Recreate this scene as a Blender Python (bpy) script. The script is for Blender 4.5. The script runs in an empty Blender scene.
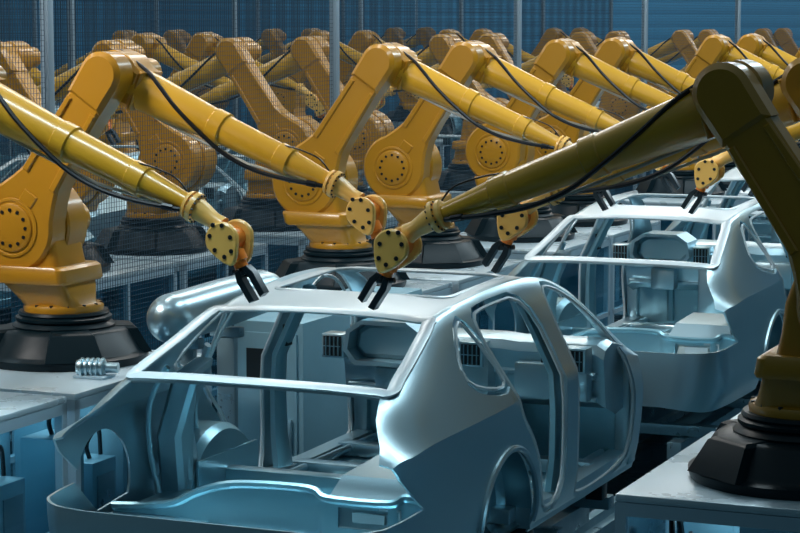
import bpy, bmesh, math, random
from mathutils import Vector, Matrix
R=math.radians; PI=math.pi
S=bpy.context.scene; C=S.collection
rnd=random.Random(7)

# ------------------------------------------------------------------ camera
PSI=R(23.1); PITCH=R(6.44); CAMZ=3.4
cd=bpy.data.cameras.new('camera'); cam=bpy.data.objects.new('camera',cd); C.objects.link(cam)
cam.location=(0,0,CAMZ); cam.rotation_euler=(PI/2-PITCH,0,PSI)
cd.sensor_width=36; cd.lens=99; cd.clip_start=.1; cd.clip_end=400
S.camera=cam
def proj(x,y,z):
    r=x*math.cos(PSI)+y*math.sin(PSI); g=-x*math.sin(PSI)+y*math.cos(PSI); h=z-CAMZ
    d=g*math.cos(PITCH)-h*math.sin(PITCH); u=g*math.sin(PITCH)+h*math.cos(PITCH)
    return 400+2200*r/d, 266.5-2200*u/d, d

# ------------------------------------------------------------------ materials
def mat(name,col,rough=.5,metal=0,noise=0,nscale=8,bump=0,spec=.5,coat=0,alpha=None,emit=None):
    m=bpy.data.materials.new(name); m.use_nodes=True; nt=m.node_tree; b=nt.nodes['Principled BSDF']
    b.inputs['Base Color'].default_value=(*col,1); b.inputs['Roughness'].default_value=rough
    b.inputs['Metallic'].default_value=metal; b.inputs['Specular IOR Level'].default_value=spec
    if coat: b.inputs['Coat Weight'].default_value=coat; b.inputs['Coat Roughness'].default_value=.12
    if noise or bump:
        tc=nt.nodes.new('ShaderNodeTexCoord'); n=nt.nodes.new('ShaderNodeTexNoise'); n.inputs['Scale'].default_value=nscale; n.inputs['Detail'].default_value=4
        nt.links.new(tc.outputs['Object'],n.inputs['Vector'])
        if noise:
            mr=nt.nodes.new('ShaderNodeMapRange'); mr.inputs[1].default_value=.3; mr.inputs[2].default_value=.7
            mr.inputs[3].default_value=max(.02,rough-noise); mr.inputs[4].default_value=min(1,rough+noise)
            nt.links.new(n.outputs['Fac'],mr.inputs[0]); nt.links.new(mr.outputs[0],b.inputs['Roughness'])
        if bump:
            bp=nt.nodes.new('ShaderNodeBump'); bp.inputs['Strength'].default_value=bump; bp.inputs['Distance'].default_value=.02
            nt.links.new(n.outputs['Fac'],bp.inputs['Height']); nt.links.new(bp.outputs[0],b.inputs['Normal'])
    if alpha is not None: b.inputs['Alpha'].default_value=alpha
    if emit: b.inputs['Emission Color'].default_value=(*emit[0],1); b.inputs['Emission Strength'].default_value=emit[1]
    return m
M={}
M['yellow']=mat('yellow_paint',(.50,.232,.010),.36,0,.05,5,coat=.5)
M['tube']=mat('forearm_yellow',(.70,.37,.022),.33,0,.05,5,coat=.5)  # paler yellow for the forearm tubes
M['orange']=mat('orange_paint',(.80,.22,.02),.38,0)
M['pale']=mat('pale_yellow_paint',(.86,.50,.12),.34,0,coat=.2)
M['black']=mat('black_cast_metal',(.004,.014,.020),.34,0,.05,6,spec=.2)
M['bolt']=mat('dark_bolt',(.02,.025,.03),.4,.5)
M['cable']=mat('black_cable',(.004,.006,.01),.35)
M['strap']=mat('grey_conduit',(.45,.46,.42),.4)
M['grip']=mat('gripper_metal',(.02,.035,.045),.28,.5)
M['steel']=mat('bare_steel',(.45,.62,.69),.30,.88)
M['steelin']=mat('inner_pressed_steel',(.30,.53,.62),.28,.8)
M['frame']=mat('toplit_steel',(.60,.69,.73),.34,.3)  # body steel lightened: overhead light painted into roof, rims and flanges
M['dark']=mat('dark_plastic',(.008,.014,.018),.45)
M['ped']=mat('pedestal_top_paint',(.52,.65,.72),.30,.25,.06,3)
M['pedfr']=mat('galvanised_frame',(.42,.58,.68),.45,.2,.1,25)
M['post']=mat('fence_post_steel',(.26,.36,.44),.45,.5)
M['wire']=mat('fence_wire',(.02,.055,.09),.7,0)
M['box']=mat('grey_blue_cabinet',(.22,.42,.52),.45,.3,.08,6)
M['rail']=mat('rail_steel',(.20,.32,.38),.35,.7,.1,8)
M['lamp']=mat('lamp_diffuser',(.8,.9,1),.5,emit=((.75,.92,1),6))
def glassmat():
    m=bpy.data.materials.new('pedestal_glass'); m.use_nodes=True; nt=m.node_tree; nt.nodes.clear()
    o=nt.nodes.new('ShaderNodeOutputMaterial'); mx=nt.nodes.new('ShaderNodeMixShader'); t=nt.nodes.new('ShaderNodeBsdfTransparent'); g=nt.nodes.new('ShaderNodeBsdfGlossy')
    lw=nt.nodes.new('ShaderNodeLayerWeight'); lw.inputs[0].default_value=.5; pw=nt.nodes.new('ShaderNodeMath'); pw.operation='POWER'; pw.inputs[1].default_value=4; f=nt.nodes.new('ShaderNodeMath'); f.operation='MULTIPLY'; f.inputs[1].default_value=.5
    nt.links.new(lw.outputs['Facing'],pw.inputs[0]); nt.links.new(pw.outputs[0],f.inputs[0])
    t.inputs[0].default_value=(.80,.93,.97,1); g.inputs[0].default_value=(.8,.92,1,1); g.inputs['Roughness'].default_value=.06
    nt.links.new(f.outputs[0],mx.inputs[0]); nt.links.new(t.outputs[0],mx.inputs[1]); nt.links.new(g.outputs[0],mx.inputs[2]); nt.links.new(mx.outputs[0],o.inputs[0])
    return m
M['glass']=glassmat()
def floormat():
    m=mat('sealed_floor',(.035,.09,.12),.28,0,.1,1.5); return m
def wallmat():
    m=bpy.data.materials.new('ribbed_blue_wall'); m.use_nodes=True; nt=m.node_tree; b=nt.nodes['Principled BSDF']
    tc=nt.nodes.new('ShaderNodeTexCoord'); w=nt.nodes.new('ShaderNodeTexWave'); w.wave_type='BANDS'; w.bands_direction='Z'; w.inputs['Scale'].default_value=.9; w.wave_profile='SAW'
    r=nt.nodes.new('ShaderNodeValToRGB'); r.color_ramp.elements[0].color=(.035,.17,.29,1); r.color_ramp.elements[1].color=(.06,.25,.40,1); r.color_ramp.elements[0].position=.1
    nt.links.new(tc.outputs['Object'],w.inputs['Vector']); nt.links.new(w.outputs['Color'],r.inputs[0]); nt.links.new(r.outputs[0],b.inputs['Base Color'])
    b.inputs['Roughness'].default_value=.6
    return m
M['floor']=floormat(); M['wall']=wallmat()

# ------------------------------------------------------------------ mesh helpers
def finish(bm,name,m,parent=None,ang=35,flip=False,link=True):
    if flip: bmesh.ops.transform(bm,matrix=Matrix.Scale(-1,4,(1,0,0)),verts=bm.verts)
    bmesh.ops.recalc_face_normals(bm,faces=bm.faces)
    me=bpy.data.meshes.new(name); bm.to_mesh(me); bm.free()
    for p in me.polygons: p.use_smooth=True
    me.set_sharp_from_angle(angle=R(ang))
    mats=m if isinstance(m,(list,tuple)) else [m]
    for k in mats: me.materials.append(M[k])
    o=bpy.data.objects.new(name,me)
    if link: C.objects.link(o)
    if parent: o.parent=parent
    return o
def box(bm,x0,x1,y0,y1,z0,z1,b=0,mi=0):
    xs=sorted((x0,x1)); ys=sorted((y0,y1)); zs=sorted((z0,z1))
    pr=bmesh.ops.create_cube(bm,size=1)
    for v in pr['verts']:
        v.co=Vector((xs[0] if v.co.x<0 else xs[1], ys[0] if v.co.y<0 else ys[1], zs[0] if v.co.z<0 else zs[1]))
    if b:
        es=list({e for v in pr['verts'] for e in v.link_edges})
        bmesh.ops.bevel(bm,geom=es,offset=b,segments=2,affect='EDGES',profile=.5)
def rings(bm,rs,cap0=True,cap1=True,closed=False,mi=0):
    """loft closed rings of equal vertex counts"""
    vs=[[bm.verts.new(p) for p in r] for r in rs]
    n=len(vs[0]); L=len(vs)
    for i in range(L if closed else L-1):
        a=vs[i]; b=vs[(i+1)%L]
        for j in range(n):
            f=bm.faces.new((a[j],a[(j+1)%n],b[(j+1)%n],b[j])); f.material_index=mi
    if not closed:
        if cap0: f=bm.faces.new(vs[0]); f.material_index=mi
        if cap1: f=bm.faces.new(vs[-1][::-1]); f.material_index=mi
    return vs
def lathe(bm,p0,ax,prof,n=28,mi=0,cap0=True,cap1=True):
    """prof: list of (t along axis, radius)"""
    p0=Vector(p0); ax=Vector(ax).normalized(); u=ax.orthogonal().normalized(); v=ax.cross(u)
    rs=[[p0+ax*t+(u*math.cos(2*PI*k/n)+v*math.sin(2*PI*k/n))*max(r,.0005) for k in range(n)] for t,r in prof]
    rings(bm,rs,cap0,cap1,mi=mi)
def cat(pts,n=6,closed=False):
    P=[Vector(p) for p in pts]; out=[]; L=len(P)
    rng=range(L) if closed else range(L-1)
    for i in rng:
        if closed: a,b,c,d=P[(i-1)%L],P[i],P[(i+1)%L],P[(i+2)%L]
        else: a,b,c,d=P[max(i-1,0)],P[i],P[i+1],P[min(i+2,L-1)]
        for k in range(n):
            t=k/n; out.append(.5*((2*b)+(c-a)*t+(2*a-5*b+4*c-d)*t*t+(3*b-3*c+d-a)*t**3))
    if not closed: out.append(P[-1])
    return out
def tube(bm,pts,r,n=8,closed=False,sx=1,sy=1,mi=0,up=None):
    P=[Vector(p) for p in pts]; L=len(P); rs=[]
    prev=None
    for i in range(L):
        if closed: t=(P[(i+1)%L]-P[(i-1)%L])
        else: t=P[min(i+1,L-1)]-P[max(i-1,0)]
        t.normalize()
        if up is not None: u=Vector(up); u=(u-t*u.dot(t)); u.normalize()
        elif prev is None: u=t.orthogonal().normalized()
        else: u=(prev-t*prev.dot(t)).normalized()
        prev=u; v=t.cross(u); rr=r[i] if isinstance(r,(list,tuple)) else r
        rs.append([P[i]+(u*math.cos(2*PI*(k+.5)/n)*sx+v*math.sin(2*PI*(k+.5)/n)*sy)*rr for k in range(n)])
    rings(bm,rs,closed=closed,mi=mi)
def inset(poly,d):
    n=len(poly); A=sum(poly[i][0]*poly[(i+1)%n][1]-poly[(i+1)%n][0]*poly[i][1] for i in range(n)); s=1 if A>0 else -1
    out=[]
    for i in range(n):
        a=Vector(poly[i-1]);b=Vector(poly[i]);c=Vector(poly[(i+1)%n])
        e1=(b-a);e2=(c-b)
        if e1.length<1e-6 or e2.length<1e-6: out.append(tuple(b)); continue
        e1.normalize();e2.normalize()
        n1=Vector((-e1.y,e1.x))*s; n2=Vector((-e2.y,e2.x))*s; m=(n1+n2)
        if m.length<1e-4: m=n1
        m.normalize(); k=d/max(.45,m.dot(n1)); out.append((b.x+m.x*k,b.y+m.y*k))
    return out
def prism(bm,poly,y0,y1,b=.01,f=None,mi=0):
    """poly in (x,z) extruded along y with bevelled rims; f maps (a,b,c)->xyz"""
    if f is None: f=lambda a,b_,c:(a,c,b_)
    pi_=inset(poly,b) if b else poly; s=1 if y1>y0 else -1
    if b: rs=[(pi_,y0),(poly,y0+s*b),(poly,y1-s*b),(pi_,y1)]
    else: rs=[(poly,y0),(poly,y1)]
    rings(bm,[[Vector(f(p[0],p[1],yy)) for p in q] for q,yy in rs],mi=mi)
def chaikin(poly,k=2,closed=True):
    for _ in range(k):
        o=[];n=len(poly)
        for i in range(n):
            a=poly[i];b=poly[(i+1)%n]
            o.append((a[0]*.75+b[0]*.25,a[1]*.75+b[1]*.25)); o.append((a[0]*.25+b[0]*.75,a[1]*.25+b[1]*.75))
        poly=o
    return poly
def arc(cx,cz,r,a0,a1,n=12):
    return [(cx+r*math.cos(R(a0+(a1-a0)*i/n)),cz+r*math.sin(R(a0+(a1-a0)*i/n))) for i in range(n+1)]
def empty(name,loc,label=None,cat_=None,group=None):
    o=bpy.data.objects.new(name,None); C.objects.link(o); o.location=loc; o.empty_display_size=.2
    if label: o['label']=label
    if cat_: o['category']=cat_
    if group: o['group']=group
    return o
def tag(o,label,cat_,group=None):
    o['label']=label; o['category']=cat_
    if group: o['group']=group
def copy_tree(o,parent=None):
    c=o.copy(); C.objects.link(c); c.parent=parent
    for ch in list(o.children): copy_tree(ch,c)
    return c

# ------------------------------------------------------------------ the setting
def slab(name,x0,x1,y0,y1,z0,z1,m):
    bm=bmesh.new(); box(bm,x0,x1,y0,y1,z0,z1); o=finish(bm,name,m); o['kind']='structure'; return o
slab('floor',-36,6,-3,62,-.2,0,'floor')
slab('wall_back',-36,6,60,60.3,0,9,'wall')
slab('wall_left',-34.3,-34,-3,60,0,9,'wall')

# ------------------------------------------------------------------ robot
SH=(-.20,.80); EL=(.41,1.70)          # shoulder and elbow axes in (x,z)
F0=Vector((.49,0.04,1.625)); F1=Vector((1.76,0.04,1.095)); FD=(F1-F0).normalized(); FL=(F1-F0).length
FU=Vector((-FD.z,0,FD.x)); 
if FU.z<0: FU=-FU
def make_robot(flip):
    o_=.08 if flip else 0
    SH=(-.20-o_,.80); EL=(.41-o_,1.70)
    F0=Vector((.49-o_,0.04,1.625)); FD=(F1-F0).normalized(); FL=(F1-F0).length; FU=Vector((-FD.z,0,FD.x))
    root=empty('industrial_robot',(0,0,0))
    fin=lambda bm,n,m,p=root,ang=35: finish(bm,n,m,p,ang,flip)
    # black cast base
    bm=bmesh.new()
    lathe(bm,(0,0,0),(0,0,1),[(0,.49),(.03,.50),(.045,.50),(.055,.47),(.07,.455),(.185,.385),(.20,.365),(.205,.30)],48)
    base=fin(bm,'base','black')
    for a in (-52,38,128,218):
        bm=bmesh.new()
        ca,sa=math.cos(R(a)),math.sin(R(a)); ta=(-sa,ca)
        def q(r,t,z): return Vector((ca*r+ta[0]*t,sa*r+ta[1]*t,z))
        rings(bm,[[q(.34,-.15,.05),q(.50,-.17,.05),q(.50,.17,.05),q(.34,.15,.05)],
                  [q(.30,-.13,.19),q(.42,-.13,.19),q(.42,.13,.19),q(.30,.13,.19)],
                  [q(.28,-.11,.21),q(.395,-.11,.205),q(.395,.11,.205),q(.28,.11,.21)]])
        fin(bm,'base_pad','black',base,30)
    bm=bmesh.new()
    lathe(bm,(0,0,.20),(0,0,1),[(0,.30),(.015,.305),(.03,.29),(.04,.275),(.05,.285),(.065,.285),(.075,.265),(.085,.27),(.10,.262),(.10,.2)],40)
    fin(bm,'collar_ring','black')
    # turntable : yellow foot, leaning column
    bm=bmesh.new()
    lathe(bm,(0,0,.295),(0,0,1),[(0,.235),(.03,.238),(.045,.23),(.05,.215)],40)
    def rr(cx,hw,hy,z,n=6,rc=.05):
        pts=[]
        for sx,sy,a in ((1,1,0),(-1,1,90),(-1,-1,180),(1,-1,270)):
            for k in range(n+1):
                t=R(a+90*k/n); pts.append(Vector((cx+sx*(hw-rc)+rc*math.cos(t),sy*(hy-rc)+rc*math.sin(t)-.03,z)))
        return pts
    rings(bm,[rr(0,.200,.17,.335,rc=.12),rr(-.02,.195,.175,.37,rc=.09),rr(-.05,.20,.19,.43),rr(-.08,.22,.20,.475)])
    rings(bm,[rr(-.09,.25,.235,.475),rr(-.095,.262,.24,.49),rr(-.11,.265,.24,.560),rr(-.12,.255,.23,.575)])
    rings(bm,[rr(-.14,.225,.185,.565),rr(-.17,.235,.18,.66),rr(-.20,.25,.17,.80),rr(-.20,.2,.16,.95)])
    for k in range(14):
        a=2*PI*k/14; lathe(bm,(.222*math.cos(a),.222*math.sin(a)-.0,.334),(0,0,1),[(0,.011),(.014,.011)],6,1)
    tt=fin(bm,'turntable',['yellow','bolt'])
    # drive motor at the back of the shoulder
    bm=bmesh.new(); lathe(bm,(SH[0],.17,.80),(0,1,0),[(0,.20),(.10,.20),(.12,.17),(.12,.11),(.30,.11),(.32,.09)],28); fin(bm,'shoulder_motor','yellow')
    # shoulder housing
    bm=bmesh.new()
    lathe(bm,(SH[0],.17,SH[1]),(0,-1,0),[(0,.26),(.02,.28),(.22,.285),(.235,.275)],48)
    fin(bm,'shoulder_housing','yellow')
    # upper arm: bulged foot narrowing to a parallel beam
    d=Vector((EL[0]-SH[0],EL[1]-SH[1])); L=d.length; d/=L; nrm=Vector((-d.y,d.x))
    def al(t,s): p=Vector(SH)+d*t+nrm*s; return (p.x,p.y)
    foot=[]
    for k in range(25):
        a=R(-90-180*k/24*1.0-0) # half circle round the shoulder away from the elbow
        foot.append(al(.27*math.cos(a) if True else 0,.27*math.sin(a)))
    foot=[al(.27*math.cos(R(a)),.27*math.sin(R(a))) for a in range(50,311,10)]
    # outline from +s side, round the shoulder, to -s side, up to the elbow and back
    out=foot+[al(.27,-.165),al(.36,-.135),al(.50,-.125),al(L-.15,-.118)]+[al(L+.118*math.sin(R(a)),-.118*math.cos(R(a))) for a in range(0,181,12)]+[al(L-.15,.118),al(.50,.125),al(.36,.135),al(.27,.165)]
    bm=bmesh.new(); prism(bm,out,-.06,-.235,.018)
    ua=fin(bm,'upper_arm','yellow')
    # raised rims (webs) along the beam
    bm=bmesh.new()
    for s in (1,-1):
        pl=[al(.34,s*.128),al(.34,s*.085),al(L-.22,s*.075),al(L-.22,s*.110)]
        prism(bm,pl,-.228,-.248,.006)
    prism(bm,[al(.17,-.05),al(.17,.05),al(.25,.05),al(.25,-.05)],-.23,-.243,.006)
    fin(bm,'arm_rib','yellow',ua)
    bm=bmesh.new(); lathe(bm,(SH[0],-.23,SH[1]),(0,-1,0),[(0,.178),(.012,.174),(.014,.160),(.009,.155),(.009,.145),(.018,.14),(.022,.13),(.022,.02)],40)
    for k in range(12):
        a=2*PI*k/12; lathe(bm,(SH[0]+.105*math.cos(a),-.243,SH[1]+.105*math.sin(a)),(0,-1,0),[(0,.0115),(.014,.0115)],6,1)
    fin(bm,'shoulder_disc',['yellow','bolt'])
    # elbow cover over the end of the beam
    out=[al(L-.20,-.128),al(L-.1,-.130)]+[al(L+.132*math.sin(R(a)),-.132*math.cos(R(a))) for a in range(0,181,12)]+[al(L-.1,.130),al(L-.20,.128)]
    bm=bmesh.new(); prism(bm,out,-.055,-.255,.028); fin(bm,'elbow_cover','yellow')
    # forearm housing behind the elbow
    e=Vector((EL[0],EL[1]))
    fd=Vector((FD.x,FD.z)).normalized(); fn=Vector((-fd.y,fd.x))
    if fn.y<0: fn=-fn
    c=Vector((F0.x,F0.z))
    def fl(t,s): p=c+fd*t+fn*s; return (p.x,p.y)
    out=[fl(.06,-.115),fl(.06,.115),fl(.0,.13),fl(-.06,.165)]+[(e.x+.14*math.cos(R(a)),e.y+.14*math.sin(R(a))) for a in range(95,250,12)]+[fl(-.06,-.12)]
    bm=bmesh.new(); prism(bm,out,-.075,.17,.025); fh=fin(bm,'forearm_housing','yellow')
    bm=bmesh.new(); prism(bm,[fl(.045,-.118),fl(.045,.118),fl(.07,.118),fl(.07,-.118)],-.078,.172,.008); fin(bm,'end_plate','yellow',fh)
    bm=bmesh.new(); lathe(bm,(e.x,.16,e.y),(0,1,0),[(0,.11),(.04,.11),(.05,.085),(.18,.085),(.19,.07)],24); fin(bm,'elbow_motor','yellow')
    # forearm tube with its stepped sleeves
    bm=bmesh.new()
    pr=[(.0,.118),(.07,.120),(.10,.118),(.30,.102),(.395,.094),(.40,.101),(.455,.100),(.46,.088),(.72,.078),(.725,.085),(.785,.083),(.79,.071),(.93,.052),(1.0,.046)]
    lathe(bm,F0,FD,[(t*FL,r) for t,r in pr],32)
    fin(bm,'forearm','tube',ang=30)
    # bolted wrist flange, cone, wrist
    bm=bmesh.new(); lathe(bm,F1-FD*.045,FD,[(0,.052),(.006,.070),(.022,.073),(.024,.060),(.036,.060),(.038,.078),(.062,.078),(.066,.070),(.066,.055)],32)
    u=FD.orthogonal().normalized(); v=FD.cross(u)
    for k in range(14):
        a=2*PI*k/14; p=F1+(u*math.cos(a)+v*math.sin(a))*.070; lathe(bm,p-FD*.012,FD,[(0,.006),(.038,.006)],6,1)
    fin(bm,'wrist_flange',['pale','bolt'])
    W=Vector((1.93,.04,.99))
    bm=bmesh.new(); ax=W-F1; lathe(bm,F1+FD*.015,ax,[(0,.058),(.05,.052),(.11,.042),(.16,.050)],24); fin(bm,'wrist','pale')
    # egg-shaped yoke plates
    wd=Vector((.42,-.91)).normalized(); wn=Vector((wd.y,-wd.x))
    w0=Vector((1.945,.975))
    def egg(s=1):
        pts=[]
        for k in range(28):
            a=2*PI*k/28; t=math.cos(a); r=.090 if t<0 else .090-.038*t
            p=w0+wd*(.130*t*(1 if t>0 else .72)+.035)+wn*(r*math.sin(a)*s); pts.append((p.x,p.y))
        return pts
    for y0,y1 in ((-.062,-.028),(.098,.132)):
        bm=bmesh.new(); prism(bm,egg(),y1,y0,.008) 
        for k in range(7):
            a=2*PI*k/7+.3; p=w0+wd*(.085*math.cos(a)+.03)+wn*(.054*math.sin(a))
            ys=y0-.004 if y0<0 else y1-.006
            lathe(bm,(p.x,ys,p.y),(0,1,0),[(0,.0115),(.01,.0115)],8,1)
        fin(bm,'wrist_plate',['pale','bolt'])
    bm=bmesh.new()
    p=w0+wd*.03; lathe(bm,(p.x,-.03,p.y),(0,1,0),[(0,.055),(.13,.055)],20)
    q=w0+wd*.10; lathe(bm,(q.x,.035,q.y),(wd.x,0,wd.y),[(0,.045),(.05,.045),(.055,.034),(.085,.034)],20)
    fin(bm,'wrist_hub','orange')
    # two-finger gripper
    g=w0+wd*.180; wd=Vector((.54,-.84)).normalized(); wn=Vector((wd.y,-wd.x))
    bm=bmesh.new(); lathe(bm,(g.x,.035,g.y),(wd.x,0,wd.y),[(0,.02),(.02,.024),(.025,.03),(.045,.03)],16)
    lathe(bm,(g.x-.045,.035,g.y-.028),(1,0,-.1),[(0,.014),(.09,.014)],10)
    gr=fin(bm,'gripper','grip')
    for s in (-1,1):
        bm=bmesh.new()
        def gp(t,k): p=g+wd*t+wn*k; return (p.x,p.y)
        o=s*.034
        pl=[gp(.01,s*.008),gp(.01,s*.036),gp(.055,s*.052),gp(.175,s*.050),gp(.180,s*.018),gp(.06,s*.018)]
        prism(bm,pl,.005,.065,.003)
        f=fin(bm,'gripper_finger','grip',gr)
    # cable along the forearm
    def fp(t,up,y): return F0+FD*(t*FL)+FU*up+Vector((0,y,0))
    bm=bmesh.new()
    tube(bm,cat([fp(-.12,.155,-.02),fp(.04,.125,-.05),fp(.13,.085,-.085),fp(.24,.02,-.105),fp(.38,-.05,-.105),fp(.52,-.105,-.09),fp(.66,-.115,-.08),fp(.80,-.085,-.075),fp(.92,-.045,-.06),fp(.965,-.03,-.045)],5),.0125,8)
    tube(bm,[fp(.90,-.05,-.062),fp(.94,-.038,-.055)],.018,8)
    fin(bm,'cable','cable')
    bm=bmesh.new(); tube(bm,cat([fp(.73,.075,-.02),fp(.80,.095,-.03),fp(.90,.10,-.03),fp(.96,.06,-.02)],5),.005,6)
    fin(bm,'sensor_wire','cable')
    bm=bmesh.new(); tube(bm,[fp(.08,-.11,-.0),fp(.30,-.118,-.0),fp(.60,-.12,0),fp(.93,-.05,0)],.009,6)
    fin(bm,'conduit','strap')
    return root
protoL=make_robot(False); protoR=make_robot(True)
usedL=usedR=False

# ------------------------------------------------------------------ layout
XC=-4.55; PITCHX=7.4; HALF=2.38; PZ=1.38
YP=[9.5,11.15,15.1,16.8,19.1,20.75,24.5,26.1,29.7,31.3,34.8,36.4,40.2,41.8]
def inframe(pts,m=0):
    return any(-m<p[0]<800+m and -m<p[1]<533+m for p in pts)
ORD=['nearest','second','third','fourth','fifth','sixth','seventh','eighth','ninth','tenth','eleventh','twelfth','thirteenth']
special={(0,'L',0):'yellow robot arm entering from the left edge, its gripper on the near car roof',
 (0,'L',1):'large yellow robot arm on black base at far left, nearest whole one',
 (0,'L',2):'yellow robot arm just behind the near car roof, leftmost of the unfenced middle pair',
 (0,'L',3):'yellow robot arm just behind the near car roof, rightmost of the unfenced middle pair',
 (0,'R',0):'dark shaded robot arm on black base in the right foreground',
 (0,'R',1):'yellow robot arm reaching in from right edge just behind the dark foreground arm'}
robots=[]
for line in range(3):
    cx=XC-PITCHX*line
    for side in ('L','R'):
        X=cx+(-HALF if side=='L' else HALF+.05); sg=1 if side=='L' else -1
        k=0
        for iy,Y in enumerate(YP):
            if line==3 or (line==2 and (side=='L' or Y<29)): continue
            pts=[proj(X+sg*a,Y,PZ+b) for a,b in ((0,0),(0,.4),(-.1,.8),(.1,1.2),(.47,1.8),(.8,1.55),(1.2,1.35),(1.75,1.08),(2.0,.9),(2.05,.7))]
            if not inframe(pts): continue
            if line>0 and max(p[0] for p in pts)<3: continue
            robots.append((line,side,iy,k,X,Y)); k+=1
for line,side,iy,k,X,Y in robots:
    if side=='L':
        o=protoL if not usedL else copy_tree(protoL); usedL=True
    else:
        o=protoR if not usedR else copy_tree(protoR); usedR=True
    o.location=(X,Y,PZ)
    if (line,side,iy) in special and line==0: lab=special[(line,side,iy)]
    else:
        dirn='reaching right' if side=='L' else 'reaching left'
        where=['in the front row before the fence','behind the first wire fence','behind the second wire fence','behind the third wire fence'][line]
        lab='yellow robot arm %s %s, %s of that row'%(where,dirn,ORD[k])
    tag(o,lab,'robot arm','yellow robot arms of the assembly lines')

# pedestals
def make_pedestal(y0,y1,hx=.70,simple=False):
    root=empty('robot_pedestal',(0,0,0)); H=PZ
    bm=bmesh.new(); box(bm,-hx,hx,y0,y1,H-.035,H-.001,.006); finish(bm,'top_plate','ped',root)
    bm=bmesh.new(); t=.05
    for x in (-hx,hx-t):
        for y in (y0,y1-t): box(bm,x,x+t,y,y+t,0,H-.036)
        box(bm,x,x+t,y0,y1,H-.095,H-.037); box(bm,x,x+t,y0,y1,.10,.15); box(bm,x,x+t,y0,y1,.62,.66)
        ym=(y0+y1)/2; box(bm,x+.005,x+t-.005,ym-.02,ym+.02,.1,H-.04)
    for y in (y0,y1-t): box(bm,-hx,hx,y,y+t,H-.095,H-.037); box(bm,-hx,hx,y,y+t,.10,.15)
    finish(bm,'frame','pedfr',root)
    bm=bmesh.new(); box(bm,-.22,.22,-.22,.22,0,H-.036); box(bm,-hx+.06,hx-.06,y0+.06,y1-.06,.08,.10); finish(bm,'inner_column','box',root)
    for nm,(a,b,c,d) in enumerate(((hx-.012,hx-.006,y0+t,y1-t),(-hx+.006,-hx+.012,y0+t,y1-t),(-hx+t,hx-t,y0+.006,y0+.012))):
        bm=bmesh.new(); box(bm,a,b,c,d,.14,H-.09); finish(bm,'glass_panel','glass',root)
    return root
pL=make_pedestal(-1.03,.54); pR=make_pedestal(-.64,.93,.66)
fl1=fl2=False
names={}
for line,side,iy,k,X,Y in robots:
    pb=[proj(X+a,Y+b,c) for a in (-.7,0,.7) for b in (-.6,.6) for c in (.3,1.0,PZ)]
    if side=='L':
        o=pL if not fl1 else copy_tree(pL); fl1=True
    else:
        o=pR if not fl2 else copy_tree(pR); fl2=True
    o.location=(X,Y,0)
    w={(0,'L',0):'glass sided pedestal in the lower left corner of the frame',(0,'L',1):'glass sided pedestal under the large far left robot',
       (0,'R',0):'glass sided white topped pedestal in the lower right corner'}.get((line,side,iy))
    if not w: w='glass sided pedestal under the %s robot %s %s'%(ORD[k],'reaching right' if side=='L' else 'reaching left',['in the front row','behind the first fence','behind the second fence','behind the third fence'][line])
    tag(o,w,'pedestal','glass sided robot pedestals')

# ------------------------------------------------------------------ fences
def make_fence(x,y0,y1,step,label,cell,wire,top=4.3):
    root=empty('wire_fence',(x,y0,0)); tag(root,label,'fence')
    n=int(round((y1-y0)/step)); bmp=bmesh.new(); box(bmp,-.035,.035,-.035,.035,0,top+.05,.004)
    post=finish(bmp,'post','post',root); post.location=(0,0,0)
    bm=bmesh.new(); h=wire/2
    zs=[]; z=.15
    while z<top: zs.append(z); z+=cell
    for z in zs: box(bm,-h,h,.04,step-.04,z-h,z+h)
    ny=int((step-.08)/cell)
    for i in range(ny+1):
        y=.04+(step-.08)*i/ny; box(bm,-h+wire,h+wire,y-h,y+h,.15,zs[-1])
    box(bm,-.015,.015,.03,step-.03,.11,.15); box(bm,-.015,.015,.03,step-.03,top-.02,top+.02)
    pan=finish(bm,'mesh_panel','wire',root)
    for i in range(n+1):
        if i:
            p=post.copy(); C.objects.link(p); p.parent=root; p.location=(0,step*i,0)
        if 0<i<n:
            q=pan.copy(); C.objects.link(q); q.parent=root; q.location=(0,step*i,0)
    return root
FX=-8.24; ST=4.735
make_fence(FX,13.10-ST,13.10+ST*6,ST,'nearest tall wire mesh fence with grey posts behind the front row of robots',.036,.0028)
make_fence(FX-PITCHX,16,16+ST*7,ST,'middle tall wire mesh fence standing between the second and third robot lines',.06,.006)
make_fence(FX-2*PITCHX,22,22+ST*7,ST,'farthest tall wire mesh fence before the blue wall',.08,.007)

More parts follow.
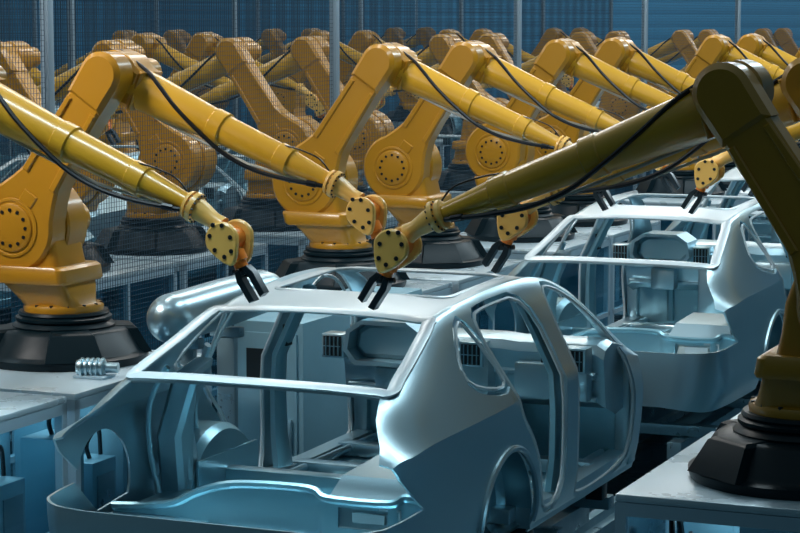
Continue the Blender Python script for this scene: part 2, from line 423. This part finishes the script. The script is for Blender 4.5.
# ------------------------------------------------------------------ car body
STN=[ # y, then (x,z) for centre top, top edge, rail, belt, widest, low side, sill
 (-.66,[(0,.74),(.30,.74),(.44,.73),(.53,.68),(.57,.52),(.54,.33),(.50,.24)]),
 (-.62,[(0,.80),(.38,.80),(.56,.79),(.68,.72),(.72,.55),(.69,.34),(.64,.22)]),
 (-.52,[(0,.90),(.45,.895),(.66,.88),(.79,.78),(.83,.60),(.80,.35),(.75,.20)]),
 (-.40,[(0,.98),(.48,.975),(.71,.94),(.862,.875),(.862,.65),(.86,.36),(.80,.20)]),
 (-.22,[(0,1.06),(.46,1.055),(.68,1.02),(.875,.885),(.875,.66),(.875,.36),(.82,.20)]),
 (-.04,[(0,1.125),(.48,1.12),(.71,1.085),(.888,.905),(.882,.66),(.88,.36),(.83,.20)]),
 (.35,[(0,1.265),(.47,1.255),(.67,1.205),(.898,.915),(.888,.66),(.885,.36),(.84,.20)]),
 (.72,[(0,1.375),(.48,1.36),(.635,1.315),(.900,.92),(.895,.66),(.885,.36),(.84,.20)]),
 (1.2,[(0,1.43),(.49,1.41),(.645,1.365),(.895,.93),(.895,.66),(.885,.36),(.84,.20)]),
 (1.7,[(0,1.45),(.50,1.43),(.655,1.385),(.893,.93),(.895,.66),(.885,.36),(.84,.20)]),
 (2.12,[(0,1.43),(.50,1.41),(.66,1.365),(.893,.925),(.895,.66),(.885,.36),(.84,.20)]),
 (2.5,[(0,1.335),(.49,1.32),(.68,1.275),(.893,.915),(.895,.66),(.885,.36),(.84,.20)]),
 (2.85,[(0,1.15),(.52,1.14),(.72,1.10),(.865,.90),(.91,.68),(.885,.36),(.84,.20)]),
 (3.14,[(0,.95),(.54,.945),(.75,.92),(.87,.86),(.905,.67),(.88,.36),(.84,.20)])]
def profile_at(y,nj=5):
    ys=[s[0] for s in STN]
    y=min(max(y,ys[0]),ys[-1]); i=0
    while i<len(ys)-2 and y>ys[i+1]: i+=1
    a,b=max(i-1,0),min(i+2,len(ys)-1); t=(y-ys[i])/(ys[i+1]-ys[i])
    pts=[]
    for j in range(7):
        p0=Vector(STN[a][1][j]);p1=Vector(STN[i][1][j]);p2=Vector(STN[i+1][1][j]);p3=Vector(STN[b][1][j])
        d=ys[i+1]-ys[i]
        m1=(p2-p0)/(ys[i+1]-ys[a])*d if i!=a else (p2-p1); m2=(p3-p1)/(ys[b]-ys[i])*d if b!=i+1 else (p2-p1)
        pts.append((2*t**3-3*t*t+1)*p1+(t**3-2*t*t+t)*m1+(-2*t**3+3*t*t)*p2+(t**3-t*t)*m2)
    q=cat([(-pts[1].x,pts[1].y,0)]+[(p.x,p.y,0) for p in pts[:4]],nj)[nj:]+cat([(p.x,p.y,0) for p in pts[3:]],nj)[1:]
    return [(p.x,p.y) for p in q]
def surf_x(y,z):
    pr=profile_at(y,6); best=None
    for i in range(len(pr)-1,0,-1):
        a,b=pr[i],pr[i-1]
        if a[1]<=z<=b[1]: t=(z-a[1])/max(1e-6,b[1]-a[1]); return a[0]+(b[0]-a[0])*t
    return pr[0][0] if z>pr[0][1] else pr[-1][0]
YS=[]
y=-.66
while y<3.14:
    YS.append(y); y+=.015 if y<-.55 else (.03 if y<-.3 else .055)
YS.append(3.14)
def shell(off,th):
    """closed thick skin, open underneath; off = inward offset of the outer face"""
    bm=bmesh.new(); outer=[];inner=[]
    for y in YS:
        pr=profile_at(y)
        full=[(-x,z) for x,z in pr[::-1]]+pr[1:]
        n=len(full); o=[];q=[]
        for k in range(n):
            a=Vector(full[max(k-1,0)]);b=Vector(full[min(k+1,n-1)]); t=(b-a).normalized(); nn=Vector((t.y,-t.x))  # inward
            p=Vector(full[k]); 
            if nn.dot(Vector((0,.5))-p)<0: nn=-nn
            A=p+nn*off; B=p+nn*(off+th)
            mp=lambda q:y if y>-.3 else -.3+(y+.3)*(.36-q)/.36
            yy=mp(off); yi=mp(off+th)
            o.append(bm.verts.new((A.x,yy,A.y))); q.append(bm.verts.new((B.x,yi,B.y)))
        outer.append(o);inner.append(q)
    n=len(outer[0]);m=len(YS)
    for i in range(m-1):
        for k in range(n-1):
            bm.faces.new((outer[i][k],outer[i][k+1],outer[i+1][k+1],outer[i+1][k]))
            bm.faces.new((inner[i][k],inner[i+1][k],inner[i+1][k+1],inner[i][k+1]))
        for k in (0,n-1): bm.faces.new((outer[i][k],outer[i+1][k],inner[i+1][k],inner[i][k]))
    for k in range(n-1): bm.faces.new((outer[-1][k],outer[-1][k+1],inner[-1][k+1],inner[-1][k]))
    for s in (outer,inner): 
        pass
    # rear face: cap outer ring and inner ring with strips to the mid line (bottom edge left closed)
    def cap(r):
        k=0;l=n-1
        while k+1<l:
            if k+1==l-1: 
                bm.faces.new((r[k],r[k+1],r[l])); k+=1; break
            bm.faces.new((r[k],r[k+1],r[l-1],r[l])); k+=1;l-=1
    cap(outer[0]); cap(inner[0])
    bm.faces.new((outer[0][0],outer[0][n-1],inner[0][n-1],inner[0][0]))
    bmesh.ops.remove_doubles(bm,verts=bm.verts,dist=1e-5)
    bmesh.ops.recalc_face_normals(bm,faces=bm.faces)
    return bm
def grow(poly,d): return inset(poly,-d)
QW=chaikin([(.64,1.10),(.72,1.20),(.88,1.32),(.93,1.28),(1.03,1.04),(.96,1.01),(.72,1.05)],1)
RD=chaikin([(1.02,1.32),(1.25,1.35),(1.74,1.36),(1.77,.9),(1.77,.30),(1.48,.30),(1.44,.52),(1.33,.70),(1.14,.86),(1.08,1.0)],2)
FDR=chaikin([(2.01,1.36),(2.22,1.345),(2.5,1.225),(2.80,1.03),(2.93,.80),(2.96,.42),(2.88,.28),(2.06,.26),(2.02,.34),(2.03,.9)],2)
RW=[(-.65,.00),(.65,.00),(.645,.05),(.57,.64),(.54,.67),(-.54,.67),(-.57,.64),(-.645,.05)]
def rrect(x0,x1,y0,y1,r):
    P=[]
    for cx,cy,a in ((x1-r,y1-r,0),(x0+r,y1-r,90),(x0+r,y0+r,180),(x1-r,y0+r,270)): P+=arc(cx,cy,r,a,a+90,6)
    return P
SR=rrect(-.46,.46,1.14,1.95,.07)
WS=[(-.47,2.24),(.47,2.24),(.53,2.32),(.66,3.2),(-.66,3.2),(-.53,2.32)]
TR=[(-.64,-.065),(.64,-.065),(.68,-.2),(.77,-.36),(.80,-.44),(.80,-.56),(.62,-.60),(-.62,-.60),(-.80,-.56),(-.80,-.44),(-.77,-.36),(-.68,-.2)]
TL=[(-.9,.605),(-.62,.605),(-.12,.625),(-.36,.80),(-.475,.93),(-.9,1.15)]
def cutters(g):
    fx=lambda a,b,c:(c,a,b); fz=lambda a,b,c:(a,b,c)
    arch=arc(.95,.30,.40+g*.3,-35,215,30)
    left=[(-.24,.64)]+arc(.05,.56,.27,165,-10,16)+[(.30,.47),(.0,.44)]
    jobs=[(grow(P,g),-1.2,1.2,fx) for P in (QW,RD,FDR)]+[(TL,-1.2,1.2,fx),(arch,.66,1.2,fx),(arch,-1.2,-.66,fx),
      (grow(RW,g*.6),.93,2,fz),(grow(SR,g),1.2,2,fz),(grow(WS,g*.5),.90,2.1,fz),(TR,.62,1.6,fz),(left,-1.2,-.70,fx)]
    out=[]
    for P,a,b,f in jobs:
        q=bmesh.new(); prism(q,P,a,b,0,f); bmesh.ops.recalc_face_normals(q,faces=q.faces); out.append(q)
    return out
def tmp(bm,name):
    me=bpy.data.meshes.new(name); bm.to_mesh(me); bm.free(); o=bpy.data.objects.new(name,me); C.objects.link(o); return o
def cut(a,g):
    """subtract the opening prisms one after another; a failed cut is retried a hair's breadth aside"""
    for c in cutters(g):
        v0=a.calc_volume(signed=False)
        for t in range(6):
            c2=c.copy(); bmesh.ops.translate(c2,vec=Vector((.0011,.0013,.0017))*t,verts=c2.verts)
            r=boolean(a.copy(),c2); v=r.calc_volume(signed=True)
            if .55*v0<v<1.001*v0 and all(e.is_manifold for e in r.edges): break
        else: print('cut failed')
        a.free(); c.free(); a=r
    return a
def boolean(a,b):
    oa=tmp(a,'tmp_a'); ob=tmp(b,'tmp_b')
    md=oa.modifiers.new('b','BOOLEAN'); md.object=ob; md.operation='DIFFERENCE'; md.solver='EXACT'; md.use_self=False
    dg=bpy.context.evaluated_depsgraph_get(); me=bpy.data.meshes.new_from_object(oa.evaluated_get(dg))
    bm=bmesh.new(); bm.from_mesh(me)
    for o in (oa,ob):
        m_=o.data; bpy.data.objects.remove(o); bpy.data.meshes.remove(m_)
    bpy.data.meshes.remove(me)
    return bm
def split(bm,test):
    """faces passing test leave bm and are returned as a new bmesh"""
    b2=bm.copy()
    bmesh.ops.delete(b2,geom=[f for f in b2.faces if not test(f.calc_center_median())],context='FACES')
    bmesh.ops.delete(bm,geom=[f for f in bm.faces if test(f.calc_center_median())],context='FACES')
    return b2
def make_car():
    root=empty('car_body',(0,0,0))
    fin=lambda bm,n,m='steel',p=root,ang=30: finish(bm,n,m,p,ang)
    bm=cut(shell(0,.012),.042)
    isroof=lambda c: c.z>1.30 and .69<c.y<2.23 and abs(c.x)<.56
    isbump=lambda c: c.z<.625 and c.y<.55
    rf=split(bm,isroof); bp=split(bm,isbump)
    fin(bm,'body_side_panels'); fin(rf,'roof_panel','frame'); fin(bp,'rear_bumper')  # roof takes the lightened steel, ceiling reflection put into its colour
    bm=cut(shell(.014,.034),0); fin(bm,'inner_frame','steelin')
    # rear window rim, the light from above put into its pale colour
    bm=bmesh.new()
    def top_z(x,y):
        pr=profile_at(y,8); x=abs(x)
        for i in range(len(pr)-1):
            if pr[i][0]<=x<=pr[i+1][0] or i==len(pr)-2: 
                t=(x-pr[i][0])/max(1e-6,pr[i+1][0]-pr[i][0]); return pr[i][1]+(pr[i+1][1]-pr[i][1])*t
    loop=cat([(-.57,-.03,0),(0,-.035,0),(.57,-.03,0),(.665,.0,0),(.655,.12,0),(.62,.40,0),(.585,.63,0),(.52,.69,0),(0,.70,0),(-.52,.69,0),(-.585,.63,0),(-.62,.40,0),(-.655,.12,0),(-.665,.0,0)],5,True)
    loop=[Vector((p.x,p.y,top_z(p.x,p.y)+.004)) for p in loop]
    tube(bm,loop,.042,8,True,sx=.30,sy=.85,up=(0,-.35,1)); fin(bm,'rear_window_frame','frame')
    bm=bmesh.new(); loop=[Vector((p[0],p[1],top_z(p[0],p[1])-.0)) for p in grow(SR,.028)]
    tube(bm,loop,.016,8,True,sx=.6,up=(0,0,1)); fin(bm,'sunroof_frame','frame')
    # door opening flanges following the skin
    for sx in (1,-1):
        for P,nm in ((RD,'rear_door_flange'),(FDR,'front_door_flange'),(QW,'quarter_window_flange')):
            bm=bmesh.new(); G=grow(P,.012)
            loop=[Vector((sx*(surf_x(a,b)-.012),a,b)) for a,b in G]
            tube(bm,loop,.010,6,True); fin(bm,nm,'frame')  # lightened steel paints the edge highlight
        bm=bmesh.new(); A=arc(.95,.30,.405,-5,185,30)
        tube(bm,[Vector((sx*(surf_x(a,b)+.003),a,b)) for a,b in A],.018,8); fin(bm,'wheel_arch_lip')
        # wheel housing : half drum behind the arch
        bm=bmesh.new(); rs=[]
        for x,r in ((.86,.42),(.72,.42),(.68,.39),(.66,.30)):
            rs.append([Vector((sx*x,.95+r*math.cos(t),.30+r*math.sin(t))) for t in [PI*k/20 for k in range(21)]]+[Vector((sx*x,.95+(r-.015)*math.cos(t),.30+(r-.015)*math.sin(t))) for t in [PI*(20-k)/20 for k in range(21)]])
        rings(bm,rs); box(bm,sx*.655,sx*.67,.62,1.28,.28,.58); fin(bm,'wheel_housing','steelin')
        # inner B pillar reinforcement with slot
        bm=bmesh.new()
        tube(bm,[Vector((sx*(surf_x(1.86,z)-.075),1.85+.02*(1.3-z),z)) for z in (.28,.5,.75,.95,1.15,1.33)],[.10,.085,.08,.075,.07,.07],8,sx=.45,sy=1,up=(1,0,0)); 
        pl=fin(bm,'inner_pillar','steelin')
        bm=bmesh.new(); x=surf_x(1.86,.98); box(bm,sx*(x-.125),sx*(x-.10),1.815,1.885,1.0,1.12)
        fin(bm,'pillar_slot','dark',pl)
        # quarter inner ribs
        bm=bmesh.new()
        prism(bm,[(.46,1.06),(.60,1.12),(.66,.80),(.78,.40),(.54,.40),(.50,.72)],sx*.84,sx*.70,.025,lambda a,b,c:(c-sx*max(0,b-.86)*.65,a,b))
        prism(bm,[(.52,.96),(.585,.96),(.62,.78),(.71,.46),(.60,.46),(.55,.75)],sx*.71,sx*.685,.012,lambda a,b,c:(c-sx*max(0,b-.86)*.65,a,b))
        tube(bm,cat([(sx*.76,.90,.42),(sx*.80,.86,.70),(sx*.76,.80,.92),(sx*.66,.74,1.16)],4),.024,8,sx=.7)
        tube(bm,cat([(sx*.76,.40,.46),(sx*.80,.38,.70),(sx*.78,.36,.92),(sx*.68,.36,1.10)],4),.020,8,sx=.7)
        fin(bm,'quarter_channel','steel')
        # rocker sill inner rail
        bm=bmesh.new(); tube(bm,[(sx*.80,1.35,.27),(sx*.80,2.2,.26),(sx*.80,3.0,.27)],.075,4,up=(1,0,0)); tube(bm,[(sx*.70,1.35,.30),(sx*.70,3.0,.30)],.022,8); fin(bm,'sill_rail')
        # front hinge post foot
        bm=bmesh.new(); box(bm,sx*.78,sx*.87,2.99,3.12,.24,.86,.012); fin(bm,'hinge_post')
    # floor pan with swages
    bm=bmesh.new(); nx,ny=46,90; x0,x1,y0,y1=-.80,.80,-.54,3.1
    def fz(x,y):
        z=.24 if y>1.0 else (.44 if y<.7 else .44-.20*(y-.7)/.3)
        z+=.012*math.sin(y*26)*(1 if abs(x)>.2 and abs(x)<.7 else 0)
        if y>1.0:
            a=abs(x); 
            if a<.17: z+=.19*min(1,(.17-a)/.06)
        else:
            if math.hypot(x,y-.15)<.30: z-=.13
        return z
    top=[[bm.verts.new((x0+(x1-x0)*i/nx,y0+(y1-y0)*j/ny,fz(x0+(x1-x0)*i/nx,y0+(y1-y0)*j/ny))) for i in range(nx+1)] for j in range(ny+1)]
    bot=[[bm.verts.new(v.co-Vector((0,0,.015))) for v in r] for r in top]
    for j in range(ny):
        for i in range(nx):
            bm.faces.new((top[j][i],top[j][i+1],top[j+1][i+1],top[j+1][i])); bm.faces.new((bot[j][i],bot[j+1][i],bot[j+1][i+1],bot[j][i+1]))
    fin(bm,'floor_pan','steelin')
    for y in (1.25,1.95,2.55):
        bm=bmesh.new(); box(bm,-.78,.78,y,y+.10,.25,.33,.012); fin(bm,'cross_member','steel')
    bm=bmesh.new(); box(bm,-.76,.76,.92,1.0,.26,.50,.015); fin(bm,'seat_cross_member','steel')
    # rear panel across the boot opening, with a square window
    lip=cat([(-.80,.02,.47),(-.50,.02,.50),(-.32,.01,.58),(-.12,.0,.635),(.25,.0,.645),(.36,-.02,.61),(.66,-.02,.61),(.74,.0,.64),(.84,.0,.63)],5)
    def strip(pts,z0,z1f):
        vs=[]
        rings(bm,[[Vector((p.x,p.y,z0)),Vector((p.x,p.y,z1f(p))),Vector((p.x,p.y+.02,z1f(p))),Vector((p.x,p.y+.02,z0))] for p in pts])
    bm=bmesh.new(); strip([p for p in lip if p.x<=.42],.36,lambda p:p.z); strip([p for p in lip if p.x>=.64],.36,lambda p:p.z); strip([p for p in lip if .40<=p.x<=.66],.36,lambda p:.48); strip([p for p in lip if .40<=p.x<=.66],.575,lambda p:p.z)
    tube(bm,lip,.024,8,sx=.8); fin(bm,'rear_panel','steelin')
    bm=bmesh.new(); tube(bm,[(-.80,-.10,.40),(.80,-.10,.40)],.03,6); box(bm,-.78,.78,-.12,.0,.35,.37); fin(bm,'rear_beam','steel')
    # tray with raised box on the right of the boot floor
    bm=bmesh.new(); rings(bm,[[Vector(p) for p in ((.22,-.02,.44),(.72,-.02,.44),(.72,.62,.44),(.22,.62,.44))],[Vector(p) for p in ((.24,.02,.60),(.70,.02,.60),(.70,.60,.60),(.24,.60,.60))],[Vector(p) for p in ((.28,.10,.70),(.66,.10,.70),(.66,.55,.72),(.28,.55,.72))]])
    bx=fin(bm,'boot_box','steel',ang=20)
    bm=bmesh.new()
    for a,b,c,d in ((.30,.62,.475,.485),(.30,.62,.575,.585),(.30,.31,.475,.585),(.61,.62,.475,.585),(.38,.54,.51,.555)): box(bm,a,b,-.014,.012,c,d)
    fin(bm,'box_embossing','frame',bx)
    bx.location.x=.10
    bm=bmesh.new(); box(bm,-.60,.60,.80,.83,.40,.52,.006); fin(bm,'seat_riser','steelin')
    # dashboard
    bm=bmesh.new()
    sec=[(2.62,.70),(2.60,.80),(2.57,.98),(2.60,1.03),(2.72,1.06),(2.92,1.02),(3.0,.95),(3.0,.66),(2.8,.64)]
    rings(bm,[[Vector((x,a+.05*(x/.8)**2,b-dz)) for a,b in sec] for x,dz in ((-.80,.03),(-.75,0),(-.3,0),(-.2,-.01),(.2,-.01),(.3,.0),(.75,0),(.80,.03))])
    box(bm,-.16,.16,2.50,2.85,.40,.98,.03); tube(bm,[(-.76,2.60,.86),(.76,2.60,.86)],.022,8); tube(bm,[(-.76,2.62,.72),(.76,2.62,.72)],.016,8)
    box(bm,.30,.74,2.52,2.62,.72,.93,.02)
    bmesh.ops.translate(bm,vec=(.03,0,-.05),verts=bm.verts); db=fin(bm,'dashboard','steel')
    bm=bmesh.new(); oc=[(a_+.02,b_-.06) for a_,b_ in [(-.69,.96),(-.67,1.08),(-.58,1.14),(-.30,1.14),(-.21,1.08),(-.19,.96),(-.27,.88),(-.62,.88)]]
    oc2=inset(oc,.025)
    rings(bm,[[Vector((a,2.40,b)) for a,b in oc],[Vector((a,2.70,b)) for a,b in oc],[Vector((a,2.70,b)) for a,b in oc2],[Vector((a,2.40,b)) for a,b in oc2]],closed=True)
    prism(bm,oc2,2.50,2.62,.03); box(bm,-.52,-.32,2.50,2.62,.62,.80,.02)
    fin(bm,'instrument_hood','steel',db)
    for cx in (-.77,-.10,.09,.70):
        bm=bmesh.new(); box(bm,cx-.07,cx+.07,2.475,2.60,.84,.98,.004)
        v=fin(bm,'air_vent','steel',db)
        bm=bmesh.new(); box(bm,cx-.056,cx+.056,2.468,2.48,.852,.968); fin(bm,'vent_recess','dark',v)
        bm=bmesh.new()
        for k in range(4): box(bm,cx-.04+.026*k,cx-.036+.026*k,2.458,2.470,.855,.965)
        box(bm,cx-.052,cx+.052,2.458,2.466,.907,.911); fin(bm,'vent_slats','steelin',v)
    bm=bmesh.new(); box(bm,-.80,.80,3.04,3.06,.24,.93); 
    for x in (-.5,0,.5): tube(bm,[(x,3.03,.3),(x,3.03,.85)],.03,6)
    fin(bm,'firewall','steelin')
    return root
car=make_car()
CARZ=.60
cars=[]
CY=[9.0,14.55,18.62,23.95,29.2,34.3]
first=True
clab={(0,0):'bare silver car body shell in the foreground, open boot facing the camera',
      (0,1):'bare silver car body shell second in line, right of centre behind the near one',
      (0,2):'bare silver car body shell third in line, only its roof showing at upper right'}
for line in range(3):
    k=0
    for iy,Y in enumerate(CY):
        cx=XC-PITCHX*line
        if line==0 and iy>2: continue
        pts=[proj(cx+a,Y+b,CARZ+c) for a in (-.6,.6) for b in (0,1.5,3) for c in (.9,1.4)]
        if not inframe(pts): continue
        if line==2 and iy>4: continue
        o=car if first else copy_tree(car); first=False
        o.location=(cx,Y,CARZ); cars.append((line,k,cx,Y))
        tag(o,clab.get((line,k)) or 'silver car body shell behind the %s wire fence, %s along that line'%(['','first','second'][line],ORD[k]),'car body','bare car bodies on the lines'); k+=1
# carriers under the cars
def make_carrier():
    root=empty('body_carrier',(0,0,0))
    bm=bmesh.new()
    for x in (-.55,.55): box(bm,x-.05,x+.05,-.5,3.1,.46,.58,.006)
    finish(bm,'skid_runner','rail',root)
    for y in (-.3,.9,2.0,2.9):
        bm=bmesh.new(); box(bm,-.78,.78,y,y+.10,.585,.66,.006); finish(bm,'cross_beam','rail',root)
    for x in (-.72,.72):
        for y in (1.6,2.85):
            bm=bmesh.new(); box(bm,x-.05,x+.05,y-.05,y+.05,.66,.80,.006); finish(bm,'support_pad','black',root)
    return root
cr=make_carrier(); first=True
for line,k,cx,Y in cars:
    if line>0: continue
    o=cr if first else copy_tree(cr); first=False
    o.location=(cx,Y,0)
    tag(o,'steel skid carrying the %s car body shell of the front line'%ORD[k],'carrier','steel skids under car bodies')
for line in range(2):
    for s in (-1,1):
        bm=bmesh.new(); x=s*.55
        box(bm,x-.09,x+.09,5,45,.34,.40); box(bm,x-.02,x+.02,5,45,.10,.34); box(bm,x-.08,x+.08,5,45,.04,.10)
        box(bm,x-.03,x+.03,5,45,.40,.455)
        for i in range(20): box(bm,x-.14,x+.14,5.2+2*i,5.35+2*i,0,.05)
        o=finish(bm,'conveyor_rail','rail'); o.location=(XC-PITCHX*line,0,0)
        tag(o,'%s conveyor rail under the %s'%('left' if s<0 else 'right','front line of car bodies' if line==0 else 'car bodies behind the first fence'),'rail')

# ------------------------------------------------------------------ loose equipment round the front line
def capsule_tank():
    root=empty('metal_tank',(-5.93,10.5,0)); tag(root,'rounded silver metal tank beside the large far left robot, left of the near car','tank')
    bm=bmesh.new(); prof=[(0,.01)]+[(.15-.15*math.cos(R(a)),.14*math.sin(R(a))) for a in range(10,91,10)]+[(.7,.14),(1.1,.13),(1.2,.10)]
    lathe(bm,(0,-.0,1.735),(.08,1,.05),prof,36); finish(bm,'tank_shell','steel',root,40)
    bm=bmesh.new()
    for y in (.3,.8): box(bm,-.06,.06,y,y+.05,0,1.60,.01); box(bm,-.10,.10,y-.01,y+.06,1.55,1.61,.01)
    finish(bm,'stand','rail',root)
capsule_tank()
def unit(name,loc,lab,cat_):
    o=empty(name,loc); tag(o,lab,cat_); return o
m_=unit('servo_motor',(-6.42,10.62,PZ),'small silver finned motor standing on the left pedestal beside the black base','motor')
bm=bmesh.new(); lathe(bm,(-.10,0,.055),(1,.3,0),[(0,.04),(.02,.05),(.16,.05),(.17,.03),(.24,.03)],20)
for k in range(5): lathe(bm,(-.07+.028*k,.009*k,.055),(1,.3,0),[(0,.058),(.01,.058)],20)
finish(bm,'motor_body','steel',m_)
bm=bmesh.new(); box(bm,-.10,.10,-.05,.09,0,.015,.003); finish(bm,'mounting_plate','pedfr',m_)
# boxes and pipes behind the glass of the near pedestals
j=0
for (X,Y,nm) in ((XC-HALF,9.5,'lower left'),(XC-HALF,11.15,'far left'),(XC+HALF,9.5,'lower right')):
    lay=((.42,-.82,.94,.12,.16,.14,'tall'),(.44,-.46,.84,.10,.06,.13,'small'),(.42,-.12,1.0,.12,.12,.13,'upright'),(.42,.22,.86,.13,.10,.13,'flat topped'),(-.42,-.35,.96,.14,.20,.18,'wide'))
    for (dx,dy,z,w,h,d,desc) in lay:
        if nm=='lower right': dx=-dx; dy=dy+.44
        r_=unit('control_box',(X+dx,Y+dy,.12),'%s grey blue control box behind the glass of the %s pedestal'%(desc,nm),'control box')
        bm=bmesh.new(); box(bm,-w,w,-d,d,0,z-.12+h,.008); finish(bm,'cabinet','box',r_)
        bm=bmesh.new(); s=-1 if dx<0 else 1
        box(bm,s*(w),s*(w+.01),-d*.7,d*.7,.15,z-.20+h,.002); finish(bm,'cabinet_door','rail',r_)
        bm=bmesh.new(); tube(bm,cat([(0,0,z-.12+h-.005),(0,-.03,z+h-.03),(.02*s,.06,z+h+.05),(.0,.12,z+h-.08),(0,d-.01,z-.2)],4),.014,6); finish(bm,'hose','cable',r_)
# perforated cable tray on the floor left of the near car
t_=unit('cable_tray',(-5.85,8.2,0),'ribbed grey cable tray running along the floor left of the near car','cable tray')
bm=bmesh.new(); box(bm,-.12,.12,0,2.15,.55,.57)
for s in (-1,1): box(bm,s*.12-.008,s*.12+.008,0,2.15,.55,.66)
for k in range(42): box(bm,.128,.140,.02+.05*k,.04+.05*k,.555,.655)
finish(bm,'tray','ped',t_)
bm=bmesh.new()
for y in (.1,1.1,2.0): box(bm,-.03,.03,y,y+.06,0,.55)
finish(bm,'support','rail',t_)
bm=bmesh.new()
for x in (-.06,0,.06): tube(bm,[(x,0,.59),(x,1.1,.60),(x,2.15,.59)],.018,6)
finish(bm,'cable','cable',t_)
# equipment cabinets between the car and the left pedestals, seen through the body
for (x,y,lab) in ((-6.0,12.35,'dark teal cabinet seen through the rear window, nearer of two'),(-6.0,13.55,'dark teal cabinet seen through the rear window, farther of two')):
    r_=unit('equipment_cabinet',(x,y,0),lab,'cabinet')
    bm=bmesh.new(); box(bm,-.24,.24,-.35,.35,.05,1.55,.01); box(bm,-.22,.22,-.33,.33,0,.05); finish(bm,'cabinet_shell','box',r_)
    bm=bmesh.new(); box(bm,-.2,.2,-.365,-.35,.15,1.48,.004); d_=finish(bm,'door','box',r_)
    bm=bmesh.new(); box(bm,-.14,.12,-.372,-.364,1.15,1.38); finish(bm,'display','dark',d_)
    bm=bmesh.new(); box(bm,.15,.17,-.385,-.364,.75,.95,.003); finish(bm,'door_handle','steel',d_)

# ------------------------------------------------------------------ lamps and added fill lights
W=bpy.data.worlds.new('world'); S.world=W; W.use_nodes=True
nt=W.node_tree; bg=nt.nodes['Background']
tc=nt.nodes.new('ShaderNodeTexCoord'); sp=nt.nodes.new('ShaderNodeSeparateXYZ'); rp=nt.nodes.new('ShaderNodeValToRGB')
nt.links.new(tc.outputs['Generated'],sp.inputs[0]); nt.links.new(sp.outputs['Z'],rp.inputs[0]); nt.links.new(rp.outputs[0],bg.inputs[0])
e=rp.color_ramp.elements; e[0].position=0; e[0].color=(.035,.085,.11,1); e[1].position=1; e[1].color=(.55,.80,.92,1)
q=e.new(.35); q.color=(.07,.18,.24,1)
bg.inputs[1].default_value=.26
def area(name,loc,rot,sx,sy,power,col):
    l=bpy.data.lights.new(name,'AREA'); l.shape='RECTANGLE'; l.size=sx; l.size_y=sy; l.energy=power; l.color=col
    o=bpy.data.objects.new(name,l); C.objects.link(o); o.location=loc; o.rotation_euler=rot; return o
for line in range(4):
    x=XC-PITCHX*line; k=(1,.30,.24,.2)[line]
    for yy in (15,24,34,46):
        area('ceiling_light',(x+1.0,yy,6.6),(0,0,0),1.0,8,250*k,(.76,.93,1))
        area('ceiling_light',(x-2.9,yy,6.6),(0,0,0),.5,8,170*k,(1,.97,.92))
for x in (-6,-16,-26,4):
    area('wall_fill',(x,52,8.6),(R(60),0,0),8,1,400,(.6,.85,1))  # added fill, brightens the back wall
area('wall_fill',(-27,30,8.6),(R(60),0,R(90)),20,1,520,(.6,.85,1))  # added fill, brightens the left wall
sl=area('side_fill',(-9.2,8.0,6.0),(0,0,0),2,1,62,(1,.96,.92)); sl.rotation_euler=Vector((2.3,4,-3.5)).to_track_quat('-Z','Y').to_euler(); sl.data.spread=R(72)  # added fill for the camera-facing sides of the left robots
o=area('aisle_fill',(-5.9,8.0,6.4),(0,0,0),3,1,70,(.7,.92,1)); o.data.spread=R(55)  # added downward fill to brighten the aisle and near pedestals
for x,y in ((XC-HALF,9.4),(XC-HALF,11.0),(XC+HALF,9.7)):
    o=area('pedestal_fill',(x,y,PZ-.10),(0,0,0),.9,.9,9,(.8,.95,1))  # unseen fill added under the top plate to brighten the pedestal contents
S.view_settings.view_transform='Standard'; S.view_settings.look='None'; S.view_settings.exposure=0; S.view_settings.gamma=1
S.view_settings.use_curve_mapping=False
print('robots',len(robots),'cars',len(cars))
